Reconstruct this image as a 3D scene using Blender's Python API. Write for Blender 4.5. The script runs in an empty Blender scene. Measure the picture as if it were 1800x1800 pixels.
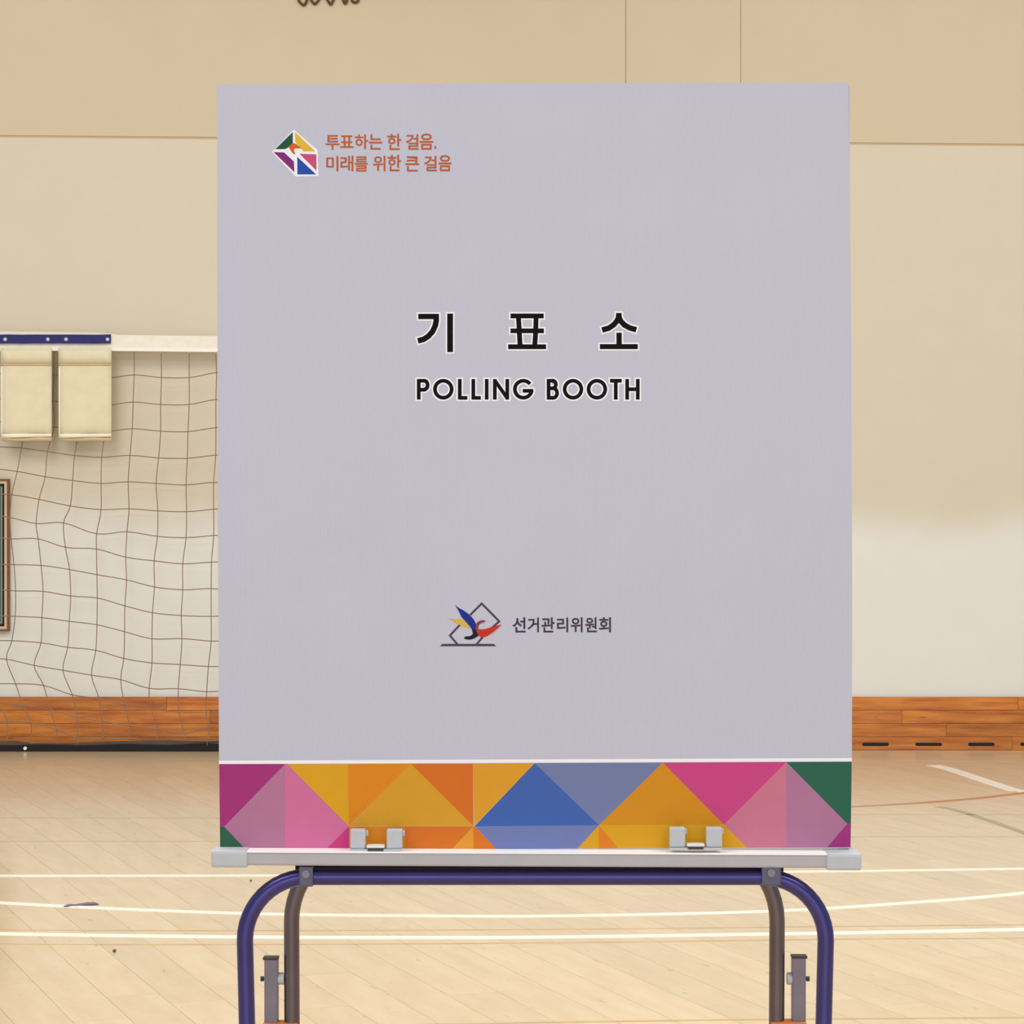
import bpy, bmesh, math, random
from mathutils import Vector, Matrix
random.seed(7)
SC = bpy.context.scene
COL = SC.collection

# ------------------------------------------------------------------ camera
F = 4282.0          # focal length in pixels of the 1800 px frame
H = 1.13            # eye height
cam_d = bpy.data.cameras.new('camera')
cam_d.sensor_width = 36.0
cam_d.lens = F / 1800 * 36.0
cam_d.clip_end = 200
cam = bpy.data.objects.new('camera', cam_d)
COL.objects.link(cam)
cam.location = (0, 0, H)
cam.rotation_euler = (math.radians(90), 0, 0)
SC.camera = cam

# ------------------------------------------------------------------ world, lamps, exposure
SC.view_settings.view_transform = 'Standard'
SC.view_settings.look = 'None'
SC.view_settings.gamma = 1.0
SC.view_settings.use_curve_mapping = False
SC.view_settings.exposure = -0.38
w = bpy.data.worlds.new('hall_light'); SC.world = w; w.use_nodes = True
w.node_tree.nodes['Background'].inputs[0].default_value = (0.90, 0.96, 1.0, 1)
w.node_tree.nodes['Background'].inputs[1].default_value = 0.66

def area(name, loc, target, sx, sy, power, col):
    d = bpy.data.lights.new(name, 'AREA'); d.shape = 'RECTANGLE'
    d.size, d.size_y, d.energy, d.color = sx, sy, power, col
    o = bpy.data.objects.new(name, d); COL.objects.link(o)
    o.location = loc
    o.rotation_euler = (Vector(target) - Vector(loc)).to_track_quat('-Z', 'Y').to_euler()
    return o
for i, (lx, ly) in enumerate([(-3.5, 1.0), (3.5, 1.0), (-3.5, 6.0), (3.5, 6.0)]):
    area('ceiling_lamp', (lx, ly, 5.9), (lx, ly, 0), 3.4, 3.4, 280, (1, 0.985, 0.97))
area('cool_fill_light', (0.0, -7.0, 1.9), (0, 6, 0.9), 10, 2.6, 250, (0.86, 0.93, 1.0))  # unseen area light added behind the camera for wall sheen and panel

# ------------------------------------------------------------------ helpers
def lin(c):
    c = c / 255.0
    return c / 12.92 if c <= 0.04045 else ((c + 0.055) / 1.055) ** 2.4
def rgb(r, g, b): return (lin(r), lin(g), lin(b), 1.0)

def mat(name, col, rough=0.5, metal=0.0, spec=0.5, noise=0.0, nscale=40.0, bump=0.0, bscale=200.0, coat=0.0, rnd=0.0):
    m = bpy.data.materials.new(name); m.use_nodes = True
    nt = m.node_tree; N = nt.nodes; L = nt.links
    p = N['Principled BSDF']
    p.inputs['Base Color'].default_value = col
    p.inputs['Roughness'].default_value = rough
    p.inputs['Metallic'].default_value = metal
    p.inputs['Specular IOR Level'].default_value = spec
    p.inputs['Coat Weight'].default_value = coat
    tc = N.new('ShaderNodeTexCoord')
    n = N.new('ShaderNodeTexNoise'); n.inputs['Scale'].default_value = nscale; n.inputs['Detail'].default_value = 5
    L.new(tc.outputs['Object'], n.inputs['Vector'])
    h = N.new('ShaderNodeHueSaturation'); h.inputs['Color'].default_value = col
    mr = N.new('ShaderNodeMapRange')
    mr.inputs['From Min'].default_value = 0.3; mr.inputs['From Max'].default_value = 0.7
    mr.inputs['To Min'].default_value = 1 - noise; mr.inputs['To Max'].default_value = 1 + noise
    L.new(n.outputs['Fac'], mr.inputs['Value'])
    if rnd:
        oi = N.new('ShaderNodeObjectInfo')
        mr2 = N.new('ShaderNodeMapRange'); mr2.inputs['To Min'].default_value = 1 - rnd; mr2.inputs['To Max'].default_value = 1 + rnd
        L.new(oi.outputs['Random'], mr2.inputs['Value'])
        mm = N.new('ShaderNodeMath'); mm.operation = 'MULTIPLY'
        L.new(mr.outputs[0], mm.inputs[0]); L.new(mr2.outputs[0], mm.inputs[1])
        L.new(mm.outputs[0], h.inputs['Value'])
    else:
        L.new(mr.outputs[0], h.inputs['Value'])
    L.new(h.outputs[0], p.inputs['Base Color'])
    if bump:
        n2 = N.new('ShaderNodeTexNoise'); n2.inputs['Scale'].default_value = bscale; n2.inputs['Detail'].default_value = 3
        L.new(tc.outputs['Object'], n2.inputs['Vector'])
        b = N.new('ShaderNodeBump'); b.inputs['Strength'].default_value = bump; b.inputs['Distance'].default_value = 0.002
        L.new(n2.outputs['Fac'], b.inputs['Height']); L.new(b.outputs[0], p.inputs['Normal'])
    return m

def wood(name, c1, c2, rough, coat, scale, rnd, stretch=(1.2, 14, 14), knots=0.0):
    """grain running along the object's own x axis, tone differing a little from board to board"""
    m = bpy.data.materials.new(name); m.use_nodes = True
    nt = m.node_tree; N = nt.nodes; L = nt.links; p = N['Principled BSDF']
    tc = N.new('ShaderNodeTexCoord'); oi = N.new('ShaderNodeObjectInfo')
    off = N.new('ShaderNodeVectorMath'); off.operation = 'ADD'
    sc = N.new('ShaderNodeVectorMath'); sc.operation = 'SCALE'; sc.inputs['Scale'].default_value = 40
    L.new(oi.outputs['Location'], sc.inputs[0])
    L.new(tc.outputs['Object'], off.inputs[0]); L.new(sc.outputs[0], off.inputs[1])
    mp = N.new('ShaderNodeMapping'); mp.inputs['Scale'].default_value = stretch
    L.new(off.outputs[0], mp.inputs['Vector'])
    n = N.new('ShaderNodeTexNoise'); n.inputs['Scale'].default_value = scale; n.inputs['Detail'].default_value = 6; n.inputs['Roughness'].default_value = 0.6
    L.new(mp.outputs[0], n.inputs['Vector'])
    cr = N.new('ShaderNodeValToRGB')
    cr.color_ramp.elements[0].position = 0.32; cr.color_ramp.elements[0].color = c2
    cr.color_ramp.elements[1].position = 0.66; cr.color_ramp.elements[1].color = c1
    L.new(n.outputs['Fac'], cr.inputs[0])
    hs = N.new('ShaderNodeHueSaturation'); L.new(cr.outputs[0], hs.inputs['Color'])
    mr = N.new('ShaderNodeMapRange'); mr.inputs['To Min'].default_value = 1 - rnd; mr.inputs['To Max'].default_value = 1 + rnd
    L.new(oi.outputs['Random'], mr.inputs['Value']); L.new(mr.outputs[0], hs.inputs['Value'])
    last = hs.outputs[0]
    if knots:
        n3 = N.new('ShaderNodeTexNoise'); n3.inputs['Scale'].default_value = 3.0; n3.inputs['Detail'].default_value = 4
        mp3 = N.new('ShaderNodeMapping'); mp3.inputs['Scale'].default_value = (4, 16, 16)
        L.new(off.outputs[0], mp3.inputs['Vector']); L.new(mp3.outputs[0], n3.inputs['Vector'])
        r3 = N.new('ShaderNodeMapRange'); r3.inputs['From Min'].default_value = 0.66; r3.inputs['From Max'].default_value = 0.76
        r3.inputs['To Max'].default_value = knots
        L.new(n3.outputs['Fac'], r3.inputs['Value'])
        mx = N.new('ShaderNodeMixRGB'); mx.inputs['Color2'].default_value = tuple(0.45 * v for v in c2[:3]) + (1,)
        L.new(r3.outputs[0], mx.inputs['Fac']); L.new(last, mx.inputs['Color1']); last = mx.outputs[0]
    L.new(last, p.inputs['Base Color'])
    p.inputs['Roughness'].default_value = rough
    p.inputs['Coat Weight'].default_value = coat
    p.inputs['Coat Roughness'].default_value = 0.16
    return m

WORLD = {}
def put(name, verts, faces, material, parent=None, origin=None, smooth=False):
    """mesh given in world coordinates -> one object with a sensible origin"""
    vs = [Vector(v) for v in verts]
    if origin is None:
        lo = Vector([min(v[i] for v in vs) for i in range(3)]); hi = Vector([max(v[i] for v in vs) for i in range(3)])
        origin = (lo + hi) / 2
    origin = Vector(origin)
    me = bpy.data.meshes.new(name)
    me.from_pydata([v - origin for v in vs], [], faces)
    mats = material if isinstance(material, list) else [material]
    for m in mats: me.materials.append(m)
    if smooth:
        me.polygons.foreach_set('use_smooth', [True] * len(me.polygons))
    me.update()
    o = bpy.data.objects.new(name, me); COL.objects.link(o)
    WORLD[o.name] = origin
    if parent is not None:
        o.parent = parent; o.location = origin - WORLD[parent.name]
    else:
        o.location = origin
    return o
def thing(name, loc, label, cat, group=None):
    o = bpy.data.objects.new(name, None); COL.objects.link(o); o.location = loc
    o.empty_display_size = 0.1
    WORLD[o.name] = Vector(loc); return tag(o, label, cat, group)
def tag(o, label, cat, group=None):
    o['label'] = label; o['category'] = cat
    if group: o['group'] = group
    return o
def struct(o): o['kind'] = 'structure'; return o

class MB:
    def __init__(s): s.v = []; s.f = []; s.mi = []
    def add(s, vs, fs, mi=0):
        b = len(s.v); s.v += [tuple(v) for v in vs]; s.f += [tuple(b + i for i in f) for f in fs]; s.mi += [mi] * len(fs)
    def box(s, x0, x1, y0, y1, z0, z1, bev=0.0, mi=0):
        if bev <= 0:
            s.add([(x, y, z) for x in (x0, x1) for y in (y0, y1) for z in (z0, z1)],
                  [(0, 1, 3, 2), (4, 6, 7, 5), (0, 4, 5, 1), (2, 3, 7, 6), (0, 2, 6, 4), (1, 5, 7, 3)], mi); return
        bm = bmesh.new(); bmesh.ops.create_cube(bm, size=1)
        for v in bm.verts:
            v.co = Vector(((x0 + x1) / 2 + v.co.x * (x1 - x0), (y0 + y1) / 2 + v.co.y * (y1 - y0), (z0 + z1) / 2 + v.co.z * (z1 - z0)))
        bmesh.ops.bevel(bm, geom=list(bm.edges), offset=bev, segments=2, affect='EDGES', profile=0.6)
        bm.verts.index_update()
        s.add([v.co[:] for v in bm.verts], [[v.index for v in f.verts] for f in bm.faces], mi); bm.free()
    def tube(s, pts, r, n=12, mi=0, cap=True):
        pts = [Vector(p) for p in pts]; rings = []
        prev = None
        for i, p in enumerate(pts):
            d = (pts[min(i + 1, len(pts) - 1)] - pts[max(i - 1, 0)]).normalized()
            if prev is None:
                a = Vector((0, 1, 0)) if abs(d.y) < 0.9 else Vector((1, 0, 0))
            else: a = prev
            u = (a - d * a.dot(d)).normalized(); prev = u; vv = d.cross(u)
            rr = r[i] if isinstance(r, (list, tuple)) else r
            rings.append([p + (u * math.cos(2 * math.pi * k / n) + vv * math.sin(2 * math.pi * k / n)) * rr for k in range(n)])
        vs = [q for ring in rings for q in ring]; fs = []
        for i in range(len(rings) - 1):
            for k in range(n):
                fs.append((i * n + k, i * n + (k + 1) % n, (i + 1) * n + (k + 1) % n, (i + 1) * n + k))
        if cap:
            fs.append(tuple(reversed(range(n)))); fs.append(tuple((len(rings) - 1) * n + k for k in range(n)))
        s.add(vs, fs, mi)
    def prism(s, poly, y0, y1, mi=0):
        """poly of (x, z), given clockwise or not, extruded from y0 (front) to y1"""
        a = sum(poly[i][0] * poly[(i + 1) % len(poly)][1] - poly[(i + 1) % len(poly)][0] * poly[i][1] for i in range(len(poly)))
        if a < 0: poly = poly[::-1]
        n = len(poly)
        s.add([(x, y0, z) for x, z in poly] + [(x, y1, z) for x, z in poly],
              [tuple(range(n)), tuple(reversed(range(n, 2 * n)))] + [(i, i + n, (i + 1) % n + n, (i + 1) % n) for i in range(n)], mi)
    def build(s, name, material, parent=None, origin=None, smooth=False):
        o = put(name, s.v, s.f, material, parent, origin, smooth)
        if isinstance(material, list): o.data.polygons.foreach_set('material_index', s.mi)
        return o

def X(px, Y): return (px - 900) * Y / F
def Z(py, Y): return H - (py - 900) * Y / F
def P(px, py, Y): return (X(px, Y), Y, Z(py, Y))
def G(px, py):                     # point of the floor seen at a pixel
    Y = F * H / (py - 900.0); return (X(px, Y), Y)
def smooth_path(pts, n=6):
    out = []
    m = len(pts)
    for i in range(m - 1):
        p0, p1, p2, p3 = pts[max(i - 1, 0)], pts[i], pts[i + 1], pts[min(i + 2, m - 1)]
        for k in range(n):
            t = k / n
            out.append(tuple(0.5 * (2 * b + (c - a) * t + (2 * a - 5 * b + 4 * c - d) * t * t + (-a + 3 * b - 3 * c + d) * t ** 3)
                             for a, b, c, d in zip(p0, p1, p2, p3)))
    out.append(tuple(pts[-1])); return out

YB = 2.70     # front face of the booth
YW = 11.58    # face of the wall

# ------------------------------------------------------------------ materials
M = {}
M['floor'] = wood('maple_floor', rgb(216, 196, 164), rgb(208, 184, 149), 0.45, 0.7, 3.0, 0.045, (1.3, 6, 6), 0.6)
M['skirting'] = wood('skirting_wood', rgb(214, 134, 48), rgb(166, 84, 24), 0.5, 0.2, 2.4, 0.2, (1.5, 16, 16), 0.6)
M['paint_white'] = mat('court_paint_white', rgb(247, 243, 232), 0.4, coat=0.3, noise=0.03)
M['paint_brown'] = mat('court_paint_brown', rgb(186, 128, 84), 0.5, coat=0.3, noise=0.08)
M['paint_tan'] = mat('court_paint_tan', rgb(196, 164, 118), 0.5, coat=0.3, noise=0.12, nscale=9)
M['paint_olive'] = mat('court_paint_olive', rgb(158, 150, 104), 0.5, coat=0.3, noise=0.06)
M['dark'] = mat('dark_recess', rgb(26, 18, 18), 0.8)
M['seam'] = mat('panel_joint', rgb(205, 182, 146), 0.8)
M['joint'] = mat('floor_joint', rgb(206, 180, 142), 0.6)
M['stave_joint'] = mat('stave_joint', rgb(112, 62, 26), 0.8)

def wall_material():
    m = bpy.data.materials.new('wall_paint_floor_sheen'); m.use_nodes = True
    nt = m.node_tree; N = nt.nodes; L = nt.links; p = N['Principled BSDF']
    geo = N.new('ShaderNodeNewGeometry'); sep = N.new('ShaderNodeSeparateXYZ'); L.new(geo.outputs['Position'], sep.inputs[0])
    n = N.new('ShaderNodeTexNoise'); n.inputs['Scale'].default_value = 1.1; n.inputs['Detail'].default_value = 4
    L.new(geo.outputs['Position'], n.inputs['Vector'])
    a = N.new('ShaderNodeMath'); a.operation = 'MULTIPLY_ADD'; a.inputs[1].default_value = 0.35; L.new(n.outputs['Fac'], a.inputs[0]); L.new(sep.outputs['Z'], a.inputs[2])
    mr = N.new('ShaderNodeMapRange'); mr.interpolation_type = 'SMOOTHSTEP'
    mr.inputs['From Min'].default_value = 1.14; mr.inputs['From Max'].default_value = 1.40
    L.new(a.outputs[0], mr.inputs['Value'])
    mx = N.new('ShaderNodeMixRGB'); mx.inputs['Color1'].default_value = rgb(232, 231, 223); mx.inputs['Color2'].default_value = rgb(218, 208, 186)  # paler low down: sheen of the bright floor put into the wall colour
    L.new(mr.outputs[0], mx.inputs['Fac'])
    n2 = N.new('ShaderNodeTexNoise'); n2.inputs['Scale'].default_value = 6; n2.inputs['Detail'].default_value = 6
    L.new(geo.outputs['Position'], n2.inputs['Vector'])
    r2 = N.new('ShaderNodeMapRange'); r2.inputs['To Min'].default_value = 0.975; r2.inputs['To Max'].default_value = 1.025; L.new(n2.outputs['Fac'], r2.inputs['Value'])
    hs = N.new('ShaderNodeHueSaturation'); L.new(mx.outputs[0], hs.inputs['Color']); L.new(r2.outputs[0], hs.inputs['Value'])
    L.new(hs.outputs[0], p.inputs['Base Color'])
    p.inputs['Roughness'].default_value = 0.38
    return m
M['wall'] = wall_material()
M['wall_upper'] = mat('upper_board_paint', rgb(213, 197, 168), 0.45, noise=0.015, nscale=3)

# ------------------------------------------------------------------ the setting: floor
def clip_poly(poly, axis, lim, keep_less):
    out = []
    for i in range(len(poly)):
        a, b = poly[i], poly[(i + 1) % len(poly)]
        ia = (a[axis] <= lim) == keep_less; ib = (b[axis] <= lim) == keep_less
        if ia: out.append(a)
        if ia != ib:
            t = (lim - a[axis]) / (b[axis] - a[axis]); out.append((a[0] + (b[0] - a[0]) * t, a[1] + (b[1] - a[1]) * t))
    return out

mb = MB(); mb.box(-7, 7, -3, YW + 0.2, -0.06, -0.006)
floor = struct(mb.build('floor', M['joint']))
Y_SEAM = 10.87
ang = math.atan2(-1.0, 0.385)
ux, uy = math.cos(ang), math.sin(ang)     # along the boards
vx, vy = -uy, ux                          # across
PW, PL, GAP = 0.125, 1.45, 0.0005
def in_view(x, y):
    return 5.0 < y < 11.7 and abs(x) < (1000.0 / F) * y
planks = []; rest = MB()
full_mesh = None
for j in range(-110, 110):
    random.seed(1000 + j)
    offs = random.uniform(0, PL)
    for i in range(-14, 14):
        u0 = i * PL + offs; u1 = u0 + PL; v0 = j * PW; v1 = v0 + PW
        cu, cv = (u0 + u1) / 2, v0 + PW / 2
        cx, cy = cu * ux + cv * vx, cu * uy + cv * vy + 6.0
        loc = [(-PL / 2 + GAP, -PW / 2 + GAP), (PL / 2 - GAP, -PW / 2 + GAP), (PL / 2 - GAP, PW / 2 - GAP), (-PL / 2 + GAP, PW / 2 - GAP)]
        wp = [(cx + a * ux + b * vx, cy + a * uy + b * vy) for a, b in loc]
        if max(q[1] for q in wp) < -2.9 or min(q[1] for q in wp) > Y_SEAM or max(q[0] for q in wp) < -6.9 or min(q[0] for q in wp) > 6.9: continue
        cl = clip_poly(wp, 1, Y_SEAM - GAP, True); cl = clip_poly(cl, 1, -2.95, False) if cl else cl
        cl = clip_poly(cl, 0, 6.95, True) if cl else cl; cl = clip_poly(cl, 0, -6.95, False) if cl else cl
        if len(cl) < 3: continue
        mids = [((q[0] + cx) / 2, (q[1] + cy) / 2) for q in cl] + list(cl)
        vis = any(in_view(*q) for q in mids)
        if vis: planks.append((cx, cy, cl, len(cl) == 4 and all(abs(a[0] - b[0]) + abs(a[1] - b[1]) < 1e-9 for a, b in zip(sorted(cl), sorted(wp)))))
        else:
            n = len(cl); zt = 0.0
            rest.add([(x, y, -0.006) for x, y in cl] + [(x, y, zt) for x, y in cl],
                     [tuple(range(n, 2 * n))] + [(k, (k + 1) % n, (k + 1) % n + n, k + n) for k in range(n)])
planks.sort(key=lambda q: q[1])
def plank_obj(name, cx, cy, cl, rot, parent, full, share, zt=0.0, material=None):
    global full_mesh
    ca, sa = math.cos(rot), math.sin(rot)
    if full and full_mesh is not None and share: me = full_mesh
    else:
        ls = [((x - cx) * ca + (y - cy) * sa, -(x - cx) * sa + (y - cy) * ca) for x, y in cl]
        a = sum(ls[i][0] * ls[(i + 1) % len(ls)][1] - ls[(i + 1) % len(ls)][0] * ls[i][1] for i in range(len(ls)))
        if a < 0: ls = ls[::-1]
        n = len(ls); me = bpy.data.meshes.new(name)
        me.from_pydata([(x, y, -0.006) for x, y in ls] + [(x, y, zt) for x, y in ls], [],
                       [tuple(range(n, 2 * n)), tuple(reversed(range(n)))] + [(k, (k + 1) % n, (k + 1) % n + n, k + n) for k in range(n)])
        me.materials.append(material or M['floor']); me.update()
        if full and share: full_mesh = me
    o = bpy.data.objects.new(name, me); COL.objects.link(o); o.parent = parent
    o.location = Vector((cx, cy, 0)) - WORLD[parent.name]; o.rotation_euler = (0, 0, rot)
    return o
print('planks in view', len(planks))
for k, (cx, cy, cl, full) in enumerate(planks):
    if k < 262: plank_obj('plank', cx, cy, cl, ang, floor, full, True)
    else:
        n = len(cl)
        rest.add([(x, y, -0.006) for x, y in cl] + [(x, y, 0) for x, y in cl],
                 [tuple(range(n, 2 * n))] + [(q, (q + 1) % n, (q + 1) % n + n, q + n) for q in range(n)])
# border boards that run along the wall
random.seed(5)
yb = Y_SEAM
for r in range(6):
    wdt = (YW - 0.02 - Y_SEAM) / 6
    x = -6.95 + random.uniform(-1, 0)
    while x < 6.9:
        x1 = x + 1.9
        a, b = max(x, -6.95), min(x1, 6.95)
        cl = [(a + GAP, yb + GAP), (b - GAP, yb + GAP), (b - GAP, yb + wdt - GAP), (a + GAP, yb + wdt - GAP)]
        if b > -3.0 and a < 3.0: plank_obj('border_plank', (a + b) / 2, yb + wdt / 2, cl, 0, floor, False, False)
        else: rest.add([(p_[0], p_[1], -0.006) for p_ in cl] + [(p_[0], p_[1], 0) for p_ in cl], [(4, 5, 6, 7)])
        x = x1
    yb += wdt
ro = rest.build('floorboards', M['floor'], floor); ro['kind'] = 'stuff'

def floor_line(name, pts, width, material, label, z=0.0006, zlift=0.0):
    """painted line: pts are floor points"""
    pts = [Vector((p[0], p[1], 0)) for p in smooth_path([tuple(q) for q in pts], 8)] if len(pts) > 2 else [Vector((p[0], p[1], 0)) for p in pts]
    vs = []; fs = []
    for i, p in enumerate(pts):
        d = (pts[min(i + 1, len(pts) - 1)] - pts[max(i - 1, 0)]).normalized(); nrm = Vector((-d.y, d.x, 0))
        vs += [p + nrm * width / 2 + Vector((0, 0, z)), p - nrm * width / 2 + Vector((0, 0, z)),
               p + nrm * width / 2, p - nrm * width / 2]
    for i in range(len(pts) - 1):
        a, b = 4 * i, 4 * i + 4
        fs += [(a, a + 1, b + 1, b), (a, b, b + 2, a + 2), (a + 1, a + 3, b + 3, b + 1)]
    o = put(name, vs, fs, material, floor)
    o['label'] = label
    return o
floor_line('court_line', [G(-500, 1539.5), G(0, 1539.5), G(500, 1539), G(1000, 1536.5), G(1500, 1531.2), G(1800, 1527), G(2150, 1521)], 0.042, M['paint_white'], 'thin cream court line farthest of those crossing behind the legs')
floor_line('court_line', [G(-400, 1557), G(0, 1587), G(400, 1605), G(750, 1610), G(1000, 1610), G(1350, 1602), G(1600, 1587), G(1800, 1570), G(2150, 1530)], 0.042, M['paint_white'], 'white court line bowed towards the table', z=0.0009)
floor_line('court_line', [G(-400, 1632), G(0, 1641.5), G(400, 1647), G(750, 1648.2), G(1000, 1647), G(1480, 1640), G(1800, 1634), G(2200, 1625)], 0.046, M['paint_white'], 'white court line between two tan edge lines', z=0.0007)
floor_line('court_edge_line', [G(-400, 1626), G(0, 1634.5), G(400, 1636), G(950, 1634), G(1480, 1628.5), G(1800, 1625.5), G(2200, 1620)], 0.013, M['paint_tan'], 'faint tan line just beyond the white line')
floor_line('court_edge_line', [G(-400, 1656), G(0, 1659.5), G(400, 1660.5), G(950, 1657.5), G(1480, 1651), G(1800, 1649), G(2200, 1643)], 0.013, M['paint_tan'], 'faint tan line just in front of the white line')
floor_line('court_edge_line', [G(-400, 1812), G(400, 1806), G(950, 1797.5), G(1350, 1792), G(1800, 1789), G(2200, 1787)], 0.013, M['paint_tan'], 'brownish line at the lower edge of the picture')
floor_line('court_line', [G(1640, 1345), G(1675, 1354), G(1729, 1372), G(1790, 1391.5)], 0.068, M['paint_white'], 'white diagonal court line near the wall on the right', z=0.0005)
floor_line('court_line', [G(1786, 1390.8), G(1900, 1391.5), G(2150, 1392)], 0.08, M['paint_white'], 'white court line continuing out of view at right', z=0.0007)
floor_line('court_line', [G(1380, 1423), G(1500, 1418), G(1600, 1412.5), G(1700, 1405), G(1800, 1394), G(2000, 1372)], 0.042, M['paint_brown'], 'reddish brown curved court line', z=0.0008)
floor_line('court_line', [G(1648, 1418), G(1690, 1427), G(1800, 1464), G(2050, 1560)], 0.034, M['paint_olive'], 'olive green diagonal court line')
for yy, a, b, lab in [(1438, -300, 400, 'faint brown line on the floor left of the booth'), (1479, -300, 400, 'faint brown line nearer the booth on the left'), (1432, 1480, 2100, 'faint line right of the booth'), (1471, 1480, 2100, 'very faint line right of the booth')]:
    floor_line('court_edge_line', [G(a, yy), G(b, yy)], 0.012, M['paint_tan'], lab)

# ------------------------------------------------------------------ the setting: wall, panel joints, skirting
zs_l, zs_r = Z(241, YW), Z(253.5, YW)
def seam_z(x): return zs_l + (zs_r - zs_l) * (x - X(190, YW)) / (X(1650, YW) - X(190, YW))
mb = MB(); mb.box(-7, 7, YW + 0.004, YW + 0.2, 0, 6.6)
wall = struct(mb.build('wall_back', M['seam']))
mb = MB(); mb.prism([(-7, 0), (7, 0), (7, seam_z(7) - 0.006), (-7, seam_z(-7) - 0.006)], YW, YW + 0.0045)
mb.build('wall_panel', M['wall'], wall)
xa, xb = X(1100, YW), X(1302, YW)
for x0, x1 in [(-7, xa - 0.003), (xa + 0.003, xb - 0.0018), (xb + 0.0018, 7)]:
    mb = MB(); mb.prism([(x0, seam_z(x0) + 0.005), (x1, seam_z(x1) + 0.005), (x1, 6.6), (x0, 6.6)], YW, YW + 0.0045)
    mb.build('wall_panel', M['wall_upper'], wall)

YS = YW - 0.02
zt = Z(1225, YS)
mb = MB(); mb.box(-6.95, 6.95, YS + 0.004, YW - 0.0005, 0.0, zt - 0.001)
base = struct(mb.build('baseboard_back', M['stave_joint']))
random.seed(21)
rows = 4; rh = zt / rows
for r in range(rows):
    x = -6.95 - random.uniform(0, 0.8)
    while x < 6.9:
        L_ = random.uniform(0.55, 1.5); a, b = max(x, -6.95), min(x + L_, 6.95); x += L_
        if b - a < 0.05: continue
        y0 = YS + random.uniform(0, 0.001)
        mb = MB(); mb.box(a + 0.0008, b - 0.0008, y0, YS + 0.0045, r * rh + 0.0012, (r + 1) * rh - (0.0006 if r < rows - 1 else 0))
        mb.build('stave', M['skirting'], base)
k = 0
for px in [1539 - 93.2 * q for q in range(12, 0, -1)] + [1539, 1632.5, 1725, 1817, 1910, 2003]:
    if px < 420: continue
    cx = X(px, YS); zc = Z(1308.3, YS); mb = MB()
    hw, hh = 0.063, 0.0075
    poly = [(cx - hw + hh + hh * math.cos(t), zc + hh * math.sin(t)) for t in [math.pi / 2 + math.pi * q / 6 for q in range(7)]] + \
           [(cx + hw - hh + hh * math.cos(t), zc + hh * math.sin(t)) for t in [-math.pi / 2 + math.pi * q / 6 for q in range(7)]]
    mb.prism(poly, YS - 0.0012, YS + 0.002)
    mb.build('vent_slot', M['dark'], base)

mb = MB(); mb.box(-7, 7, -3, YW + 0.2, 6.6, 6.7)
M['ceiling'] = mat('ceiling_paint', rgb(225, 222, 214), 0.8, noise=0.02)
struct(mb.build('ceiling', M['ceiling']))

# ------------------------------------------------------------------ framed board on the wall at the left
M['frame_wood'] = mat('board_frame_wood', rgb(120, 78, 48), 0.45, noise=0.08)
M['frame_cream'] = mat('board_frame_cream', rgb(222, 190, 152), 0.5)
M['board_dark'] = mat('board_dark_green', rgb(60, 76, 66), 0.35)
M['board_line'] = mat('board_teal_line', rgb(140, 165, 152), 0.5)
bx1 = X(18, YW); bx0 = X(-420, YW); bz1 = Z(842, YW); bz0 = Z(1109, YW)
board = thing('notice_board', ((bx0 + bx1) / 2, YW, bz0), 'dark green notice board in a brown frame cut by the left picture edge', 'board')
def ring(name, a0, a1, c0, c1, t, y0, y1, material, parent):
    mb = MB()
    mb.box(a0, a1, y0, y1, c1 - t, c1); mb.box(a0, a1, y0, y1, c0, c0 + t)
    mb.box(a0, a0 + t, y0, y1, c0 + t, c1 - t); mb.box(a1 - t, a1, y0, y1, c0 + t, c1 - t)
    return mb.build(name, material, parent)
ring('frame', bx0, bx1, bz0, bz1, 0.0095, YW - 0.030, YW - 0.001, M['frame_wood'], board)
ring('frame_inlay', bx0 + 0.0095, bx1 - 0.0095, bz0 + 0.0095, bz1 - 0.0095, 0.013, YW - 0.026, YW - 0.001, M['frame_cream'], board)
ring('frame_lip', bx0 + 0.0225, bx1 - 0.0225, bz0 + 0.0225, bz1 - 0.0225, 0.0095, YW - 0.024, YW - 0.001, M['dark'], board)
mb = MB(); mb.box(bx0 + 0.032, bx1 - 0.032, YW - 0.012, YW - 0.001, bz0 + 0.032, bz1 - 0.032)
surf = mb.build('board_surface', M['board_dark'], board)
ring('printed_border', bx0 + 0.035, bx1 - 0.035, bz0 + 0.035, bz1 - 0.035, 0.0075, YW - 0.0126, YW - 0.012, M['board_line'], board)

# ------------------------------------------------------------------ wavy cord high on the wall
M['cord'] = mat('brown_cord', rgb(96, 62, 28), 0.6, noise=0.1)
cp = [(517, -52), (521, -20), (525, 0), (528, 4.5), (534, 9), (538, 4.5), (539.5, -3), (542, -22), (544, -6), (549, 3), (553.5, 7), (558, 3), (562, -4),
      (568, -22), (573, -6), (577, 2), (581.5, 8), (585, 2), (588, -6), (593, -20), (600, -8), (604, 2), (607, 6.5), (609.5, 1), (612, -12), (616, -16), (618, -4), (620, 3), (628, 3.5), (630, -4), (634, -40)]
mb = MB(); yc = YW - 0.009
mb.tube([P(a, b, yc) for a, b in smooth_path(cp, 5)], 0.0062, 8)
tag(mb.build('wavy_cord', M['cord'], None, smooth=True), 'dark brown wavy cord on the cream wall at the top edge, above the booth', 'cord')

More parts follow.
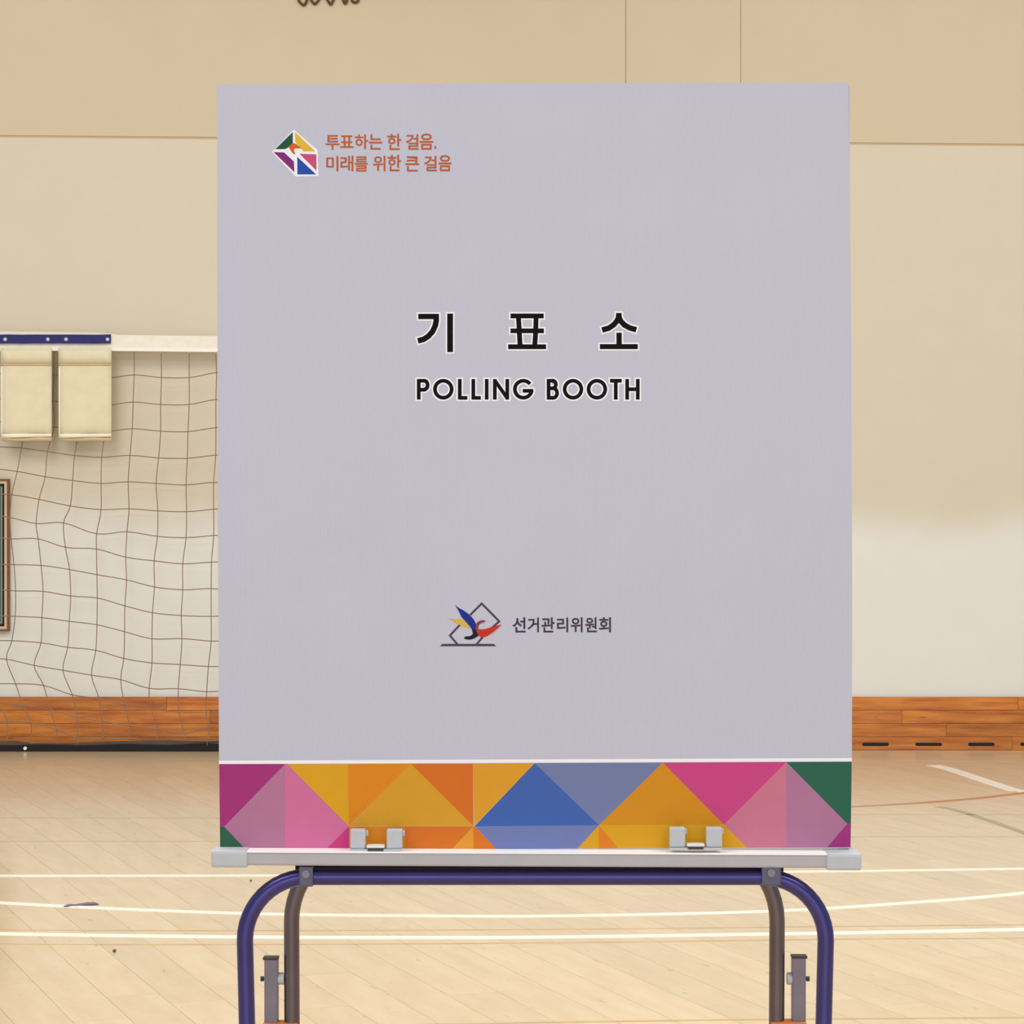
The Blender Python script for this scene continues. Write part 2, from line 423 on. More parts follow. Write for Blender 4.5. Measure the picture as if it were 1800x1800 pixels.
# ------------------------------------------------------------------ sports net along the wall on the left
YN = 11.50
M['net'] = mat('net_cord', rgb(150, 124, 106), 0.8)
M['band_white'] = mat('net_band_white', rgb(244, 238, 224), 0.7, noise=0.03, bump=0.2)
M['band_edge'] = mat('net_band_edge', rgb(252, 250, 244), 0.7)
M['band_black'] = mat('net_band_black', rgb(18, 14, 17), 0.8, noise=0.2, nscale=20)
M['band_grey'] = mat('net_band_grey', rgb(88, 72, 62), 0.75, noise=0.15, nscale=20)
net = thing('sports_net', (X(300, YN), YN, 0), 'knotted sports net with white top band hanging along the wall left of the booth', 'net')
c7 = lambda x, y: (x / 3.4615, 820 + y / 3.4615)
c6 = lambda x, y: (x / 4.6154, 560 + y / 4.6154)
R = []
R.append([c6(x, y) for x, y in [(205, 262), (440, 262), (655, 265), (870, 270), (1088, 275), (1308, 280), (1535, 283), (1750, 285)]])
R.append([c6(x, y) for x, y in [(210, 450), (437, 455), (650, 475), (865, 483), (1088, 457), (1310, 478), (1535, 478), (1757, 437)]])
R.append([c6(x, y) for x, y in [(205, 660), (430, 670), (650, 690), (860, 703), (1080, 677), (1303, 697), (1535, 697), (1752, 657)]])
R.append([c6(x, y) for x, y in [(200, 860), (440, 880), (640, 890), (850, 915), (1073, 893), (1303, 913), (1525, 917), (1752, 885)]])
R.append([c6(x, y) for x, y in [(175, 1050), (385, 1078), (605, 1110), (825, 1125), (1055, 1110), (1287, 1130), (1520, 1133), (1750, 1108)]])
T7 = [[(105, 30), (275, 62), (442, 85), (615, 103), (780, 93), (950, 103), (1132, 112), (1300, 97)],
      [(72, 172), (238, 200), (428, 240), (615, 262), (785, 257), (960, 270), (1135, 275), (1300, 260)],
      [(60, 310), (220, 347), (387, 343), (588, 410), (773, 397), (958, 425), (1132, 433), (1300, 420)],
      [(68, 440), (232, 440), (398, 492), (587, 502), (765, 552), (938, 574), (1112, 592), (1287, 582)],
      [(85, 597), (250, 602), (423, 627), (590, 658), (770, 690), (940, 733), (1112, 750), (1285, 743)],
      [(95, 757), (262, 760), (430, 788), (592, 800), (760, 848), (928, 890), (1103, 907), (1285, 912)],
      [(92, 912), (255, 920), (422, 942), (590, 963), (758, 1005), (925, 1048), (1107, 1047), (1285, 1062)],
      [(72, 1060), (250, 1073), (412, 1100), (583, 1118), (753, 1168), (925, 1195), (1097, 1205), (1268, 1217)],
      [(40, 1173), (208, 1210), (383, 1240), (557, 1270), (735, 1297), (908, 1350), (1085, 1352), (1258, 1370)],
      [(95, 1322), (265, 1332), (440, 1390), (603, 1412), (758, 1450), (915, 1462), (1090, 1495), (1255, 1497)],
      [(140, 1455), (305, 1480), (470, 1525), (622, 1550), (790, 1578), (958, 1600), (1122, 1625), (1275, 1588)],
      [(190, 1560), (345, 1600), (472, 1650), (627, 1655), (790, 1658), (952, 1662), (1130, 1668), (1260, 1670)],
      [(185, 1720), (350, 1720), (470, 1720), (625, 1720), (790, 1720), (950, 1720), (1130, 1720), (1265, 1720)]]
R += [[c7(*q) for q in row] for row in T7]
random.seed(3)
for ri, row in enumerate(R):       # carry the same mesh on past both ends of what is measured
    d0 = (row[3][0] - row[0][0]) / 3
    pre = [(row[0][0] - d0 * k_, row[0][1] - (0 if ri in (0, len(R) - 1) else k_ * 2.5 + random.uniform(-3, 3))) for k_ in range(6, 0, -1)]
    post = [(row[-1][0] + 49 * k_, row[-1][1] + (0 if ri in (0, len(R) - 1) else random.uniform(-5, 5))) for k_ in range(1, 8)]
    R[ri] = pre + row + post
rnd = random.Random(9)
mb = MB(); depth = {}
for i, row in enumerate(R):
    for j in range(len(row)):
        depth[i, j] = YN + (0.0 if i in (0, len(R) - 1) else 0.018 * math.sin(i * 0.7 + j * 0.9))
def string(pts, r=0.0022):
    mb.tube(smooth_path(pts, 4), r, 4, cap=False)
for i, row in enumerate(R):
    if i in (0, len(R) - 1): continue
    string([P(q[0], q[1], depth[i, j]) for j, q in enumerate(row)])
for j in range(len(R[0])):
    string([P(R[i][j][0], R[i][j][1], depth[i, j]) for i in range(len(R))])
for i in range(1, len(R) - 1):
    for j in range(len(R[0])):
        x, y, z = P(R[i][j][0], R[i][j][1], depth[i, j]); s_ = 0.0052
        mb.add([(x - s_, y, z), (x + s_, y, z), (x, y - s_, z), (x, y + s_, z), (x, y, z - s_), (x, y, z + s_)],
               [(0, 2, 5), (2, 1, 5), (1, 3, 5), (3, 0, 5), (2, 0, 4), (1, 2, 4), (3, 1, 4), (0, 3, 4)])
o = mb.build('netting', M['net'], net); o['kind'] = 'stuff'
xl, xr = X(-280, YN), X(720, YN)
def strip(name, top, bot, y0, y1, material, parent, a=-280, b=720, wob=0.6):
    """a band whose top and bottom edges follow the lists of (px, py)"""
    import bisect
    def at(lst, x):
        if x <= lst[0][0]: return lst[0][1]
        for (p, q), (r_, s_) in zip(lst, lst[1:]):
            if x <= r_: return q + (s_ - q) * (x - p) / (r_ - p)
        return lst[-1][1]
    n = max(2, int((b - a) / 22)); vs = []; fs = []
    rr = random.Random(a + b)
    for i in range(n + 1):
        px = a + (b - a) * i / n; jt = rr.uniform(-wob, wob) if wob else 0
        zt_, zb_ = Z(at(top, px) + jt, YN), Z(at(bot, px) + jt, YN)
        x = X(px, YN)
        vs += [(x, y0, zb_), (x, y0, zt_), (x, y1, zt_), (x, y1, zb_)]
    for i in range(n):
        a_, b_ = 4 * i, 4 * i + 4
        for k_ in range(4): fs.append((a_ + k_, b_ + k_, b_ + (k_ + 1) % 4, a_ + (k_ + 1) % 4)[::-1])
    fs.append((0, 1, 2, 3)); fs.append((4 * n + 3, 4 * n + 2, 4 * n + 1, 4 * n))
    return put(name, vs, fs, material, parent)
strip('top_band', [(0, 583), (180, 585), (205, 589), (378, 591), (720, 594)], [(0, 613), (190, 614), (378, 614), (720, 616)], YN - 0.012, YN + 0.012, M['band_white'], net, wob=0)
strip('band_hem', [(0, 612), (190, 613), (378, 613.5), (720, 615.5)], [(0, 617), (190, 617), (378, 619), (720, 620)], YN - 0.016, YN + 0.014, M['band_edge'], net, wob=0)
strip('bottom_band', [(0, 1309.5), (40, 1310), (60, 1308), (150, 1310), (220, 1307.5), (300, 1309.5), (360, 1306), (378, 1308), (720, 1307)], [(0, 1320.3), (720, 1320.3)], YN - 0.010, YN + 0.014, M['band_black'], net, wob=0.0)
strip('bottom_sleeve', [(0, 1302.5), (42, 1303), (46, 1307), (130, 1307), (190, 1303.5), (378, 1301), (720, 1300)], [(0, 1310.5), (720, 1309)], YN - 0.004, YN + 0.010, M['band_grey'], net, wob=0.0)
mb = MB(); x_, y_, z_ = P(44, 1315.5, YN - 0.016); mb.tube([(x_, y_, z_), (x_, y_ + 0.012, z_)], 0.0085, 10)
mb.build('cord_toggle', M['band_white'], net)

M['navy'] = mat('navy_fabric', rgb(24, 26, 104), 0.6, noise=0.12, nscale=30, bump=0.3)
M['stud'] = mat('stud_metal', rgb(214, 210, 226), 0.3, metal=0.4)
sb = thing('fabric_strip', (X(60, YN), YN - 0.02, Z(597, YN)), 'navy blue strip with white studs fixed over the top band of the net', 'strip')
strip('strap', [(-160, 589), (196, 588.5)], [(-160, 604.5), (196, 604)], YN - 0.024, YN - 0.0165, M['navy'], sb, a=-160, b=196, wob=0.4)
for px in (-66, 9, 84, 116, 189):
    x_, y_, z_ = P(px, 596.5, YN - 0.024)
    mb = MB(); mb.tube([(x_, y_ - 0.004, z_), (x_, y_ - 0.001, z_), (x_, y_ + 0.004, z_)], [0.005, 0.009, 0.0095], 10)
    mb.build('stud', M['stud'], sb, smooth=False)
M['linen'] = mat('cream_linen', rgb(232, 222, 190), 0.85, noise=0.04, nscale=14, bump=0.3)
M['linen_dark'] = mat('tan_linen', rgb(216, 194, 150), 0.85, noise=0.06, nscale=24)
M['linen_edge'] = mat('pale_hem', rgb(252, 245, 226), 0.8)
def cloth(a, b, label):
    YC = YN - 0.030
    t = thing('hanging_cloth', (X((a + b) / 2, YC), YC, Z(770, YC)), label, 'cloth', 'cream cloths hanging from the net')
    def sheet(name, x0, x1, y0, y1, yy, th, material, nx=8, ny=8, wave=0.004, skew=0.0):
        vs = []; fs = []
        for i in range(ny + 1):
            for j in range(nx + 1):
                px = x0 + (x1 - x0) * j / nx; py = y0 + (y1 - y0) * i / ny + skew * (1 - j / nx) * i / ny
                vs.append((X(px, YC), yy + wave * math.sin(j * 1.1 + a) * i / ny, Z(py, YC)))
        nn = len(vs); vs += [(x, y + th, z) for x, y, z in vs]
        for i in range(ny):
            for j in range(nx):
                q = i * (nx + 1) + j; f = (q, q + nx + 1, q + nx + 2, q + 1); fs.append(f); fs.append(tuple(nn + v for v in reversed(f)))
        for j in range(nx):
            fs.append((j, j + 1, nn + j + 1, nn + j)); q = ny * (nx + 1) + j; fs.append((q + 1, q, nn + q, nn + q + 1))
        for i in range(ny):
            q = i * (nx + 1); fs.append((q + nx + 1, q, nn + q, nn + q + nx + 1)); q += nx; fs.append((q, q + nx + 1, nn + q + nx + 1, nn + q))
        return put(name, vs, fs, material, t, smooth=True)
    sheet('sheet', a, b, 612, 766, YC, 0.003, M['linen'], skew=2.5)
    sheet('casing', a, b, 611.5, 639, YC - 0.006, 0.005, M['linen'], ny=2, wave=0.001)
    sheet('casing_seam', a, b, 639, 642.5, YC - 0.0035, 0.003, M['linen_dark'], ny=1, wave=0.001)
    sheet('hem', a + 1, b, 762.5, 767.5, YC - 0.004, 0.0036, M['linen_edge'], ny=1, wave=0.004, skew=2.5)
    sheet('side_hem', a, a + 3, 645, 766, YC - 0.002, 0.004, M['linen_edge'], nx=1, ny=6, skew=2.5)
    sheet('fringe', a + 3, b, 767, 775.5, YC + 0.001, 0.002, M['linen_dark'], ny=1, wave=0.004)
    return t
cloth(1.5, 91, 'cream hanging cloth nearer the left picture edge, under the navy strip')
cloth(103, 196, 'cream hanging cloth nearer the booth, under the end of the navy strip')

# ------------------------------------------------------------------ small things on the floor
M['tape_grey'] = mat('purple_grey_tape', rgb(112, 96, 122), 0.5)
M['crumb'] = mat('brown_crumb', rgb(120, 84, 46), 0.7)
def tp(pts, w_, name, label, cat):
    pts = [Vector((*G(*p), 0)) for p in pts]; vs = []; fs = []
    for i, p in enumerate(pts):
        d = (pts[min(i + 1, len(pts) - 1)] - pts[max(i - 1, 0)]).normalized(); nrm = Vector((-d.y, d.x, 0)) * w_[i] / 2
        up = Vector((0, 0, 0.0028 + 0.001 * math.sin(i * 2)))
        vs += [p + nrm, p - nrm, p - nrm + up, p + nrm + up]
    for i in range(len(pts) - 1):
        for k_ in range(4): fs.append((4 * i + k_, 4 * i + 4 + k_, 4 * i + 4 + (k_ + 1) % 4, 4 * i + (k_ + 1) % 4)[::-1])
    fs += [(0, 1, 2, 3), tuple(4 * (len(pts) - 1) + q for q in (3, 2, 1, 0))]
    vs = [v + Vector((0, 0, 0.0009)) for v in vs]
    return tag(put(name, vs, fs, M['tape_grey']), label, cat)
tp([(115, 1595), (122, 1592.5), (134, 1592), (145, 1591), (158, 1590), (170, 1589)], [0.012, 0.014, 0.02, 0.028, 0.034, 0.034], 'tape_scrap', 'purple-grey scrap of tape lying on the curved white line', 'tape')
for (px, py, s_, lab) in [(201, 1673.5, 0.0046, 'brown crumb on the bare floor in front of the white lines'), (441, 1549, 0.0032, 'tiny brown crumb on the floor beside the left table leg')]:
    gx, gy = G(px, py)
    bm = bmesh.new(); bmesh.ops.create_icosphere(bm, subdivisions=2, radius=s_)
    rr = random.Random(px)
    for v in bm.verts: v.co = Vector((v.co.x * 1.1, v.co.y * 1.6, v.co.z * 0.9)) * rr.uniform(0.85, 1.15)
    zmin = min(v.co.z for v in bm.verts)
    mb = MB(); bm.verts.index_update(); mb.add([(v.co.x + gx, v.co.y + gy, v.co.z - zmin) for v in bm.verts], [[v.index for v in f.verts] for f in bm.faces]); bm.free()
    tag(mb.build('crumb', M['crumb'], smooth=True), lab, 'crumb')

# ------------------------------------------------------------------ the folding table that carries the booth
M['rail'] = mat('rail_grey', rgb(176, 172, 178), 0.38, metal=0.15, noise=0.03, nscale=60)
M['plastic'] = mat('grey_white_plastic', rgb(184, 190, 196), 0.45, noise=0.03, nscale=60)
M['plastic_dark'] = mat('clip_gap', rgb(56, 54, 54), 0.6)
M['tray'] = mat('table_underside', rgb(40, 38, 42), 0.7)
M['ledge_shine'] = mat('ledge_highlight_white', rgb(250, 250, 252), 0.35)  # near-white that stands in for light on the ledge
M['top'] = mat('table_top', rgb(222, 222, 224), 0.4)
M['tube_blue'] = mat('chrome_tube_blue_reflection', rgb(70, 64, 122), 0.26, metal=0.75, noise=0.06, nscale=30)  # blue reflection in the chrome put into the base colour
M['steel'] = mat('chrome_tube_brown_reflection', rgb(104, 92, 94), 0.3, metal=0.7, noise=0.1, nscale=14)  # same chrome, with a brown reflection put into its colour
M['bar'] = mat('grey_steel_bar', rgb(124, 116, 128), 0.38, metal=0.5, noise=0.08, nscale=40)
M['bracket'] = mat('blue_grey_bracket', rgb(92, 90, 112), 0.4, metal=0.5)
M['orange'] = mat('orange_plastic', rgb(222, 128, 48), 0.45, noise=0.05)
M['rubber'] = mat('black_rubber', rgb(28, 28, 30), 0.8)
YR = 2.672                                 # front face of the rail
tl = thing('folding_table', (X(941, 2.9), 2.93, 0), 'narrow folding table with grey rail and blue-reflecting tube legs under the polling booth', 'table')
tilt = lambda px: -5.0 * (px - 402) / 1080.0        # the far end of the rail sits a few pixels higher
def rail_box(a, b, y0, y1, top, bot, bev, name, material, parent=tl):
    mb = MB(); mb.box(X(a, YR), X(b, YR), y0, y1, Z(bot, YR), Z(top, YR), bev)
    sl = -(Z(0, YR) - Z(-5, YR)) / (X(1482, YR) - X(402, YR))
    mb.v = [(x, y, z - sl * (x - X(402, YR))) for x, y, z in mb.v]
    return mb.build(name, material, parent)
YD = 3.14
rail_box(384, 1500, YR, YR + 0.016, 1497.5, 1521.5, 0.0022, 'front_rail', M['rail'])
rail_box(430, 1458, YR - 0.0006, YR + 0.0275, 1496.2, 1498.4, 0.0, 'rail_lip_highlight', M['ledge_shine'])  # thin strip added on the ledge as a painted highlight
rail_box(384, 1500, YD - 0.016, YD, 1497.5, 1521.5, 0.0022, 'rear_rail', M['rail'])
rail_box(372, 400, YR + 0.02, YD - 0.02, 1497.5, 1521.5, 0.0022, 'side_rail', M['rail'])
rail_box(1484, 1512, YR + 0.02, YD - 0.02, 1497.5, 1521.5, 0.0022, 'side_rail', M['rail'])
rail_box(398, 1486, YR + 0.0165, YD - 0.0165, 1498.2, 1512, 0.0, 'table_top', M['top'])
for (a, b, y0, y1) in [(371, 435, YR - 0.003, YR + 0.04), (1453, 1514.5, YR - 0.003, YR + 0.04), (371, 435, YD - 0.04, YD + 0.003), (1453, 1514.5, YD - 0.04, YD + 0.003)]:
    o = rail_box(a, b, y0, y1, 1495.0, 1525.0, 0.003, 'corner_cap', M['plastic'])
# front leg frame: one bent tube with two feet
def uframe(Yf, xl_, xr_, ztop, rad, tr, inset, yfoot):
    """inverted U of round tube; the legs lean in slightly and spread backwards/forwards to the floor"""
    pts = []
    z0 = 0.02
    zc = ztop - rad
    pts.append((xl_ + inset, yfoot, z0)); pts.append((xl_ + inset * 0.5, Yf + (yfoot - Yf) * 0.5, (zc + z0) / 2)); pts.append((xl_, Yf, zc))
    for q in range(1, 13):
        t = math.pi / 2 * q / 12; pts.append((xl_ + rad - rad * math.cos(t), Yf, zc + rad * math.sin(t)))
    for q in range(0, 13):
        t = math.pi / 2 * q / 12; pts.append((xr_ - rad + rad * math.sin(t), Yf, zc + rad * math.cos(t)))
    pts.append((xr_ - inset * 0.5, Yf + (yfoot - Yf) * 0.5, (zc + z0) / 2)); pts.append((xr_ - inset, yfoot, z0))
    return pts
Yt = YR + 0.013
mb = MB(); zt1 = Z(1541.3, Yt)
fp = uframe(Yt, X(430.5, Yt), X(1451.5, Yt), zt1, 0.070, 0.0095, 0.016, Yt)
mb.tube(fp, 0.0092, 20)
leg1 = mb.build('leg_frame', M['tube_blue'], tl, smooth=True); leg1['label'] = 'chrome front leg frame with a blue reflection in its colour'
Yb_ = 3.0
mb = MB()
rp = uframe(Yb_, X(512.5, Yb_), X(1366, Yb_), 0.724, 0.098, 0.0096, 0.003, Yb_)
mb.tube(rp, 0.0096, 20)
leg2 = mb.build('leg_frame', M['steel'], tl, smooth=True); leg2['label'] = 'chrome rear leg frame with a brown reflection in its colour'
for pth, nm in ((fp, 0), (rp, 1)):
    for e in (pth[0], pth[-1]):
        mb = MB(); mb.tube([(e[0], e[1], 0.0), (e[0], e[1], 0.03)], 0.0135, 14); mb.build('rubber_foot', M['rubber'], tl)
# the clamps that hold the frame to the table, front and rear
for px, dy in ((539.5, 0), (1353.5, -2)):
    mb = MB()
    a, b = (527, 552) if px < 900 else (1337, 1371)
    mb.box(X(a, Yt), X(b, Yt), Yt - 0.0125, Yt + 0.012, Z(1556 + dy, Yt), Z(1521 + dy, Yt), 0.0018)
    o = mb.build('clamp', M['bracket'], tl)
    x_, z_ = X(px + (0 if px < 900 else 0), Yt), Z(1533 + dy, Yt)
    mb = MB(); mb.tube([(x_, Yt - 0.0155, z_), (x_, Yt - 0.012, z_)], 0.0044, 12); mb.build('rivet', M['bar'], o)
    mb = MB(); mb.box(x_ - 0.012, x_ + 0.012, Yb_ - 0.012, Yb_ + 0.012, 0.711, 0.742, 0.0015); mb.build('clamp', M['bracket'], tl)
# black cross bar under the top
mb = MB(); mb.box(X(520, Yt + .02), X(1376, Yt + .02), Yt + 0.013, Yt + 0.033, Z(1535, Yt + .02), Z(1517, Yt + .02))
mb.build('cross_bar', M['tray'], tl)
# grey locking bars beside the rear legs, bolted to them, and the orange joints at their lower ends
for (a, b, top, bx, side) in ((465.5, 489.5, 1681.5, 493.5, -1), (1391.5, 1415.5, 1679, 1386, 1)):
    mb = MB(); mb.box(X(a, Yb_), X(b, Yb_), Yb_ - 0.008, Yb_ + 0.008, Z(1830, Yb_), Z(top + 2, Yb_), 0.0016)
    br = mb.build('locking_bar', M['bar'], tl)
    mb = MB(); mb.box(X(a - (2.5 if side < 0 else 0.5), Yb_), X(b + (0.5 if side < 0 else 2.5), Yb_), Yb_ - 0.009, Yb_ + 0.009, Z(top + 4, Yb_), Z(top, Yb_), 0.0006)
    mb.build('bar_cap', M['plastic_dark'], br)
    xm = X(bx, Yb_); mb = MB()
    mb.tube([(X(492 if side < 0 else 1389, Yb_) - 0.004, Yb_, Z(1720, Yb_)), (X(492 if side < 0 else 1389, Yb_) + 0.0055, Yb_, Z(1720, Yb_))], 0.0075, 14)
    mb.build('spacer', M['plastic'], br)
    xo = X(a - 4.5, Yb_) if side < 0 else X(b + 4.5, Yb_)
    mb = MB(); mb.tube([(xo - 0.002, Yb_, Z(1720.5, Yb_)), (xo + 0.002, Yb_, Z(1720.5, Yb_))], 0.0032, 10)
    xi = X(a, Yb_) if side < 0 else X(b, Yb_)
    mb.tube([(min(xo, xi), Yb_, Z(1720.5, Yb_)), (max(xo, xi), Yb_, Z(1720.5, Yb_))], 0.0011, 8)
    mb.build('bolt', M['plastic_dark'], br)
    j0, j1 = (462.5, 525) if side < 0 else (1353.5, 1417)
    mb = MB(); mb.box(X(j0, Yb_), X(j1, Yb_), Yb_ - 0.0135, Yb_ + 0.0135, Z(1850, Yb_), Z(1795.5 if side < 0 else 1793.5, Yb_), 0.003)
    o = mb.build('hinge_block', M['orange'], tl)
    mb = MB(); mb.box(X(a, Yb_), X(b, Yb_), Yb_ - 0.008, Yb_ + 0.008, 0.20, Z(1849, Yb_), 0.0016); mb.build('locking_bar', M['bar'], tl)
mb = MB(); mb.tube([(X(477, Yb_), Yb_, 0.205), (X(1404, Yb_), Yb_, 0.205)], 0.008, 14); mb.build('foot_rail', M['steel'], tl, smooth=True)
# panel clips standing on the ledge
for (p0, p1, q0, q1, ty, by, lab_) in ((615, 641.5, 679, 706.5, 1460, 1493.5, 'grey two-pronged clip in front of the orange triangles, towards the left end of the rail'),
                                       (1178, 1205.5, 1242.5, 1270.5, 1456.5, 1491, 'grey two-pronged clip in front of the yellow triangles, towards the right end of the rail')):
    root = MB(); root.box(X(p0, YR), X(q1, YR), YR + 0.0045, YR + 0.0165, Z(by + 3.5, YR), Z(by + 0.2, YR), 0.0)
    cl_ = thing('panel_clip', (X((p0 + q1) / 2, YR), YR + 0.011, Z(by + 3.5, YR)), lab_, 'clip', 'clips that hold the booth on the rail')
    root.build('clip_base', M['plastic'], cl_)
    for a, b in ((p0, p1), (q0, q1)):
        mb = MB(); mb.box(X(a, YR), X(b, YR), YR + 0.006, YR + 0.020, Z(by, YR), Z(ty, YR), 0.0016)
        mb.box(X(b - 3, YR), X(b + 4, YR), YR + 0.014, YR + 0.022, Z(ty + 13, YR), Z(ty + 3.5, YR), 0.001)
        mb.build('prong', M['plastic'], cl_)
    c0, c1 = p1 + 2.5, q0 - 3.5
    mb = MB(); mb.box(X(c0, YR), X(c1, YR), YR + 0.003, YR + 0.018, Z(by - 2.0, YR), Z(by - 6.5, YR), 0.0006); mb.build('bridge', M['top'], cl_)
    mb = MB(); mb.box(X(c0 + 2, YR), X(c1 - 2, YR), YR + 0.0035, YR + 0.016, Z(by + 3, YR), Z(by - 2.0, YR)); mb.build('bridge_gap', M['plastic_dark'], cl_)

# ------------------------------------------------------------------ the polling booth
def board_material():
    m = mat('pale_lilac_board', rgb(189, 189, 207), 0.42, noise=0.012, nscale=9)
    nt = m.node_tree; N = nt.nodes; L = nt.links; p = N['Principled BSDF']
    tc = N.new('ShaderNodeTexCoord'); wv = N.new('ShaderNodeTexWave'); wv.bands_direction = 'X'; wv.inputs['Scale'].default_value = 75
    wv.inputs['Distortion'].default_value = 0.3
    L.new(tc.outputs['Object'], wv.inputs['Vector'])
    b = N.new('ShaderNodeBump'); b.inputs['Strength'].default_value = 0.12; b.inputs['Distance'].default_value = 0.001
    L.new(wv.outputs['Fac'], b.inputs['Height']); L.new(b.outputs[0], p.inputs['Normal'])
    return m
M['board'] = board_material()
booth = thing('polling_booth', (X(940, YB), YB + 0.2, Z(1492, YB)), 'tall pale lilac polling booth screen with a colourful triangle band, standing on the folding table', 'booth')
outline = [(381.5, 148), (1491, 145.5), (1493.5, 300), (1496.5, 600), (1498, 1000), (1497.5, 1337), (1495, 1490), (387, 1495), (385, 1340), (383, 900), (382, 500)]
mb = MB(); mb.prism([(X(a, YB), Z(b, YB)) for a, b in outline], YB, YB + 0.005)
panel = mb.build('front_panel', M['board'], booth)
def side_panel(x0f, x1b, name, sgn):
    y0, y1 = YB + 0.0052, YB + 0.42
    zb = Z(1494.5 if sgn > 0 else 1489.5, YB); zt_ = Z(146.5, YB) - 0.001; th = 0.005 * sgn
    vs = [(x0f, y0, zb), (x1b, y1, zb), (x1b, y1, zt_), (x0f, y0, zt_), (x0f + th, y0, zb), (x1b + th, y1, zb), (x1b + th, y1, zt_), (x0f + th, y0, zt_)]
    fs = [(0, 1, 2, 3), (7, 6, 5, 4), (0, 4, 5, 1), (1, 5, 6, 2), (2, 6, 7, 3), (3, 7, 4, 0)]
    return put(name, vs, fs, M['board'], booth)
side_panel(X(386, YB), X(386, YB) + 0.012, 'side_panel', 1)
side_panel(X(1494.5, YB), X(1499.5, YB + 0.42) - 0.004, 'side_panel', -1)

# --- print: thin layers of ink on the front face
INK = {}
def ink(r, g, b):
    k_ = (r, g, b)
    if k_ not in INK: INK[k_] = mat('ink_%d_%d_%d' % k_, rgb(r, g, b), 0.62, spec=0.12, noise=0.015, nscale=60)
    return INK[k_]
def flat(layer, n=0): return YB - 0.00006 * layer - 0.000002 * n
def poly_faces(mb, poly, layer, n=0, mi=0):
    pts = [(X(a, YB), Z(b, YB)) for a, b in poly]
    a = sum(pts[i][0] * pts[(i + 1) % len(pts)][1] - pts[(i + 1) % len(pts)][0] * pts[i][1] for i in range(len(pts)))
    if a < 0: pts = pts[::-1]
    mb.add([(x, flat(layer, n), z) for x, z in pts], [tuple(range(len(pts)))], mi)
def stroke(mb, pts, width, layer, n0=0, mi=0, cap='flat', closed=False):
    """a pen stroke of given px width along px points, with mitred joints"""
    pts = [Vector((p[0], p[1], 0)) for p in pts]; m = len(pts)
    Lf = []; Rt = []
    for i, p in enumerate(pts):
        if closed: a, b = pts[(i - 1) % m], pts[(i + 1) % m]
        else: a, b = pts[max(i - 1, 0)], pts[min(i + 1, m - 1)]
        d1 = (p - a).normalized() if (p - a).length > 1e-6 else (b - p).normalized()
        d2 = (b - p).normalized() if (b - p).length > 1e-6 else d1
        n1 = Vector((-d1.y, d1.x, 0)); n2 = Vector((-d2.y, d2.x, 0)); nn = (n1 + n2)
        nn = nn.normalized() if nn.length > 1e-6 else n1
        s = (width / 2) / max(0.45, nn.dot(n1)); ext = Vector((0, 0, 0))
        if cap == 'ext' and not closed:
            if i == 0: ext = -d2 * width / 2
            if i == m - 1: ext = d1 * width / 2
        Lf.append(p + nn * s + ext); Rt.append(p - nn * s + ext)
    rng = range(m if closed else m - 1)
    for i in rng:
        j = (i + 1) % m
        poly_faces(mb, [(Lf[i].x, Lf[i].y), (Lf[j].x, Lf[j].y), (Rt[j].x, Rt[j].y), (Rt[i].x, Rt[i].y)], layer, n0, mi)
def arc(cx, cy, rx, ry, a0, a1, n=24):
    return [(cx + rx * math.cos(math.radians(a0 + (a1 - a0) * i / n)), cy + ry * math.sin(math.radians(a0 + (a1 - a0) * i / n))) for i in range(n + 1)]

# colourful band of triangles
band = MB(); bandmats = []
def tri(col, poly, layer=1):
    m = ink(*col)
    if m not in bandmats: bandmats.append(m)
    poly_faces(band, poly, layer, 0, bandmats.index(m))
tri((240, 238, 244), [(385, 1337), (1497.5, 1332.5), (1497.5, 1338), (385, 1343)])
tri((160, 52, 122), [(385.3, 1343), (501, 1343), (394, 1453), (386.5, 1453)])
tri((52, 96, 74), [(386.5, 1453), (394, 1453), (432, 1493), (387, 1493)])
tri((176, 116, 148), [(501, 1343), (501, 1493), (432, 1493), (394, 1453)])
tri((203, 110, 152), [(501, 1343), (505, 1343), (613.5, 1452.5), (573, 1493), (501, 1493)])
tri((198, 62, 128), [(613.5, 1452.5), (613.5, 1493), (573, 1493)])
tri((213, 158, 36), [(505, 1343), (611.5, 1343), (613, 1452)])
tri((216, 132, 30), [(611.5, 1343), (722, 1342.5), (613, 1452)])
tri((208, 152, 44), [(722, 1342.5), (832.5, 1452), (613.5, 1452)])
tri((208, 108, 38), [(722, 1342.5), (831, 1342.3), (832.5, 1452)])
tri((214, 152, 46), [(831, 1342.3), (940, 1341.5), (834, 1452)])
tri((216, 134, 30), [(613.5, 1452.5), (712, 1452.5), (712, 1493), (613.5, 1493)])
tri((208, 112, 38), [(712, 1452.5), (832, 1452.5), (794, 1492.6), (712, 1493)])
tri((218, 150, 50), [(832, 1452.5), (832, 1492.6), (794, 1492.6)])
tri((212, 114, 36), [(832, 1452.5), (834, 1452.5), (873, 1492.5), (832, 1492.6)])
tri((66, 98, 172), [(940, 1341.5), (1053, 1450.5), (834.5, 1452.3)])
tri((112, 122, 172), [(834.5, 1452.3), (1053, 1450.5), (1015, 1491.5), (873, 1492.5)])
tri((112, 124, 166), [(940, 1341.5), (1165, 1340.5), (1053, 1450.5)])
tri((206, 138, 32), [(1165, 1340.5), (1272.5, 1449.5), (1053, 1450.5)])
tri((212, 156, 34), [(1053, 1450.5), (1272.5, 1449.5), (1313, 1490), (1015, 1491.5)])
tri((218, 124, 36), [(1052.5, 1451), (1087, 1491), (1052.5, 1491.2)], 2)
